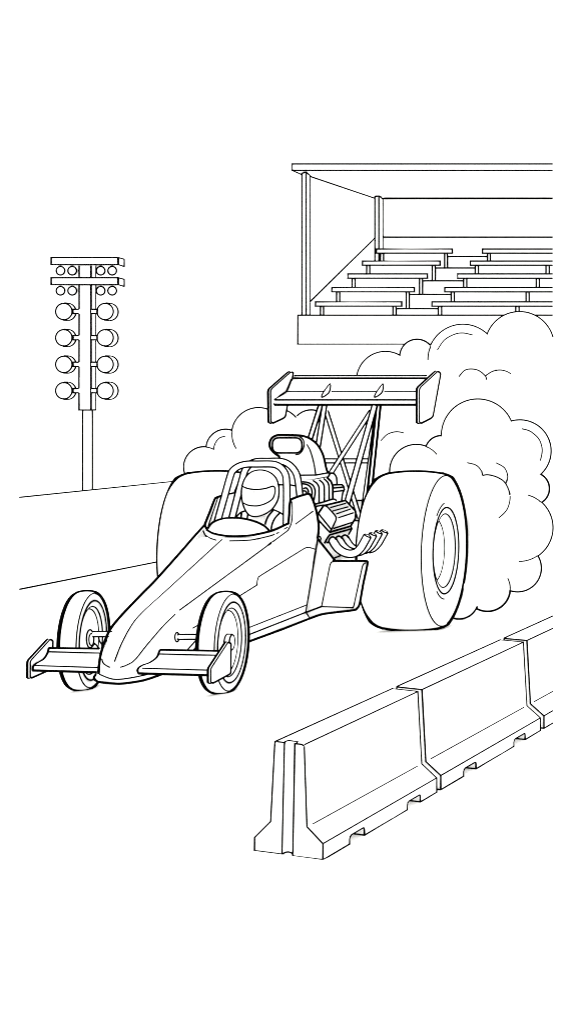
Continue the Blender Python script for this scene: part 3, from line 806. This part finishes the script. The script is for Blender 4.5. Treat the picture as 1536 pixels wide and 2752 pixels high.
# ---- wing struts
def strut(a, b, wpx, ya=12.38, yb=11.85, ink=MD, nm="wing_strut"):
    pipe(nm, [(a[0], a[1], ya), (b[0], b[1], yb)], wpx, ink, sm=0, n=10)
strut((862, 1086), (826, 1200), 9, 12.36, 12.2)
strut((872, 1086), (850, 1225), 9.5, 12.33, 12.15)
strut((1007, 1086), (929, 1362), 11, 12.32, 11.7)
strut((1017, 1086), (984, 1400), 8.5, 12.34, 11.72, ink=MD + .8)
strut((1009, 1130), (971, 1400), 8, 12.40, 11.9, ink=ST)
strut((876, 1105), (966, 1392), 8.5, 12.42, 12.0, ink=ST)
strut((996, 1105), (886, 1275), 8.5, 12.46, 12.05, ink=ST)
strut((868, 1238.5), (992, 1238.5), 9, 12.38, 12.38, ink=ST, nm="cross_brace")
g = M()
g.pprism([(955, 1345), (992, 1345), (992, 1500), (930, 1500), (930, 1400), (955, 1400)], 12.1, .1, None)
g.px([(953, 1344.5), (978, 1344.5)], 12.09, MD); g.px([(950, 1399), (966, 1399)], 12.09, MD)
g.build("rear_axle_housing", car)

# ================================================================== DRIVER
dr = thing("person", (XC + .02, 10.62, .45), "person in a closed helmet and shoulder belts sitting in the cockpit under the roll hoops", "person")
def skin_mesh(nodes, edges):
    me = bpy.data.meshes.new("tmp"); me.from_pydata([p for p, r in nodes], edges, []); ob = bpy.data.objects.new("tmp", me); C.objects.link(ob)
    sk = ob.modifiers.new("s", 'SKIN'); sb = ob.modifiers.new("b", 'SUBSURF'); sb.levels = 2; sb.render_levels = 2
    for v, (p, r) in zip(me.skin_vertices[0].data, nodes): v.radius = (r, r) if not isinstance(r, tuple) else r
    me.skin_vertices[0].data[0].use_root = True
    dg = bpy.context.evaluated_depsgraph_get(); ev = ob.evaluated_get(dg); m2 = ev.to_mesh()
    vs = [v.co.copy() for v in m2.vertices]; fs = [tuple(p.vertices) for p in m2.polygons]
    ev.to_mesh_clear(); bpy.data.objects.remove(ob); return vs, fs
hx = (699 - VX) * 10.62 / F
sh = P(699, 1400, 10.66)
nodes = [((hx, 10.70, .52), .085), ((hx, 10.69, .66), .09), ((hx, 10.68, .80), .095), ((hx, 10.67, .86), .07), ((hx, 10.64, .93), .045), ((hx, 10.62, 1.02), .06),
         ((hx - .10, 10.67, .855), .045), ((hx - .15, 10.6, .72), .038), ((hx - .11, 10.42, .62), .03), ((hx - .05, 10.35, .66), .03),
         ((hx + .10, 10.67, .855), .045), ((hx + .15, 10.6, .72), .038), ((hx + .11, 10.42, .62), .03), ((hx + .05, 10.35, .66), .03),
         ((hx - .07, 10.55, .5), .06), ((hx - .08, 10.2, .5), .045), ((hx - .06, 9.85, .36), .035), ((hx - .06, 9.8, .38), .035),
         ((hx + .07, 10.55, .5), .06), ((hx + .08, 10.2, .5), .045), ((hx + .06, 9.85, .36), .035), ((hx + .06, 9.8, .38), .035)]
edges = [(0, 1), (1, 2), (2, 3), (3, 4), (4, 5), (3, 6), (6, 7), (7, 8), (8, 9), (3, 10), (10, 11), (11, 12), (12, 13), (0, 14), (14, 15), (15, 16), (16, 17), (0, 18), (18, 19), (19, 20), (20, 21)]
vs, fs = skin_mesh(nodes, edges)
g = M(); g.add(vs, fs, 0, True)
g.px(smooth([(633, 1392), (641, 1382), (650, 1376), (662, 1372)], 4), 10.58, MD)
g.px(smooth([(730, 1368), (746, 1375), (756, 1380), (763, 1386), (766, 1400)], 4), 10.58, MD)
g.build("body", dr)
g = M()
g.pprism(smooth([(732, 1373), (722, 1386), (711.4, 1411), (712, 1418), (728, 1424), (735, 1400), (751, 1379)], 3, True), 10.575, .012, None)
g.px(smooth([(733, 1372), (721, 1386), (714, 1401), (711, 1412)], 4), 10.57, ST + .3); g.px(smooth([(751, 1379), (739, 1392), (731, 1408), (728, 1424)], 4), 10.57, ST + .3)
g.build("shoulder_belt", dr)
g = M()
g.pprism([(648.5, 1379), (646.5, 1394), (663.6, 1394), (666, 1381)], 10.575, .012, None)
g.px([(648.5, 1379), (646.8, 1392)], 10.57, ST + .3); g.px([(666, 1381), (663.6, 1394)], 10.57, ST + .3)
g.build("shoulder_belt", dr)
# helmet: egg built from stacked rings fitted to its outline
z6 = lambda x, y: (540 + x * .19471, 1240 + y * .19471)
ol = smooth([z6(*p) for p in ((815, 125), (930, 150), (1020, 220), (1062, 320), (1070, 430), (1050, 540), (980, 650), (880, 720), (760, 755), (665, 735), (605, 650), (570, 540), (560, 430), (575, 320), (620, 220), (700, 150))], 5, True)
g = M(); YH = 10.58
ys = sorted(set(round(p[1], 1) for p in ol)); y0, y1 = min(p[1] for p in ol), max(p[1] for p in ol)
rings = []; NR = 26
for i in range(NR + 1):
    y = y0 + (y1 - y0) * (.5 - .5 * math.cos(math.pi * i / NR)); y = min(max(y, y0 + .05), y1 - .05)
    xs = []
    for a, b in zip(ol, ol[1:] + ol[:1]):
        if (a[1] - y) * (b[1] - y) <= 0 and a[1] != b[1]: xs.append(a[0] + (b[0] - a[0]) * (y - a[1]) / (b[1] - a[1]))
    rings.append((y, min(xs), max(xs)))
vs = []; nn = 32
for y, a, b in rings:
    c = P((a + b) / 2, y, YH); r = (b - a) / 2 * YH / F; u_ = (P(699, 1324, YH) - EYE) / YH
    for j in range(nn):
        t_ = 2 * math.pi * j / nn; dp_ = r * .95 * math.sin(t_) + (.02 if math.sin(t_) > 0 else 0); vs.append((c.x + r * .985 * math.cos(t_) + u_.x * dp_, c.y + dp_, c.z + u_.z * dp_))
g.add(vs, [(i * nn + j, (i + 1) * nn + j, (i + 1) * nn + (j + 1) % nn, i * nn + (j + 1) % nn) for i in range(NR) for j in range(nn)], 0, True)
g.px(ol, YH - .01, MD + .9, True)
hm = g.build("helmet", dr)
tv = g.tree(); g2 = M()
vis = [z6(*p) for p in ((572, 346), (650, 375), (760, 388), (880, 375), (960, 350), (990, 342), (1010, 352), (1020, 385), (1018, 430), (985, 515), (900, 575), (800, 608), (720, 612), (640, 600), (582, 572))]
front = []
vv = smooth(vis, 4)
dense = []
cx_, cy_ = sum(p[0] for p in vv) / len(vv), sum(p[1] for p in vv) / len(vv)
ringsv = []
for k in (1, .8, .6, .4, .2, .02):
    row = []
    for p in vv:
        x, y = cx_ + (p[0] - cx_) * k, cy_ + (p[1] - cy_) * k
        d_ = (P(x, y, 10) - EYE).normalized(); h = tv.ray_cast(EYE, d_)
        row.append((h[0] if h[0] is not None else P(x, y, YH - .02)) - d_ * .003)
    ringsv.append(row)
nv_ = len(vv); vs = [p for r_ in ringsv for p in r_]
g2.add(vs, [(i * nv_ + j, i * nv_ + (j + 1) % nv_, (i + 1) * nv_ + (j + 1) % nv_, (i + 1) * nv_ + j) for i in range(len(ringsv) - 1) for j in range(nv_)], 0, True)
g2.line([p for p in ringsv[0]], ST)
v = g2.build("visor", dr); v.parent = hm

for o in bpy.data.objects:
    if "_w" in o: del o["_w"]
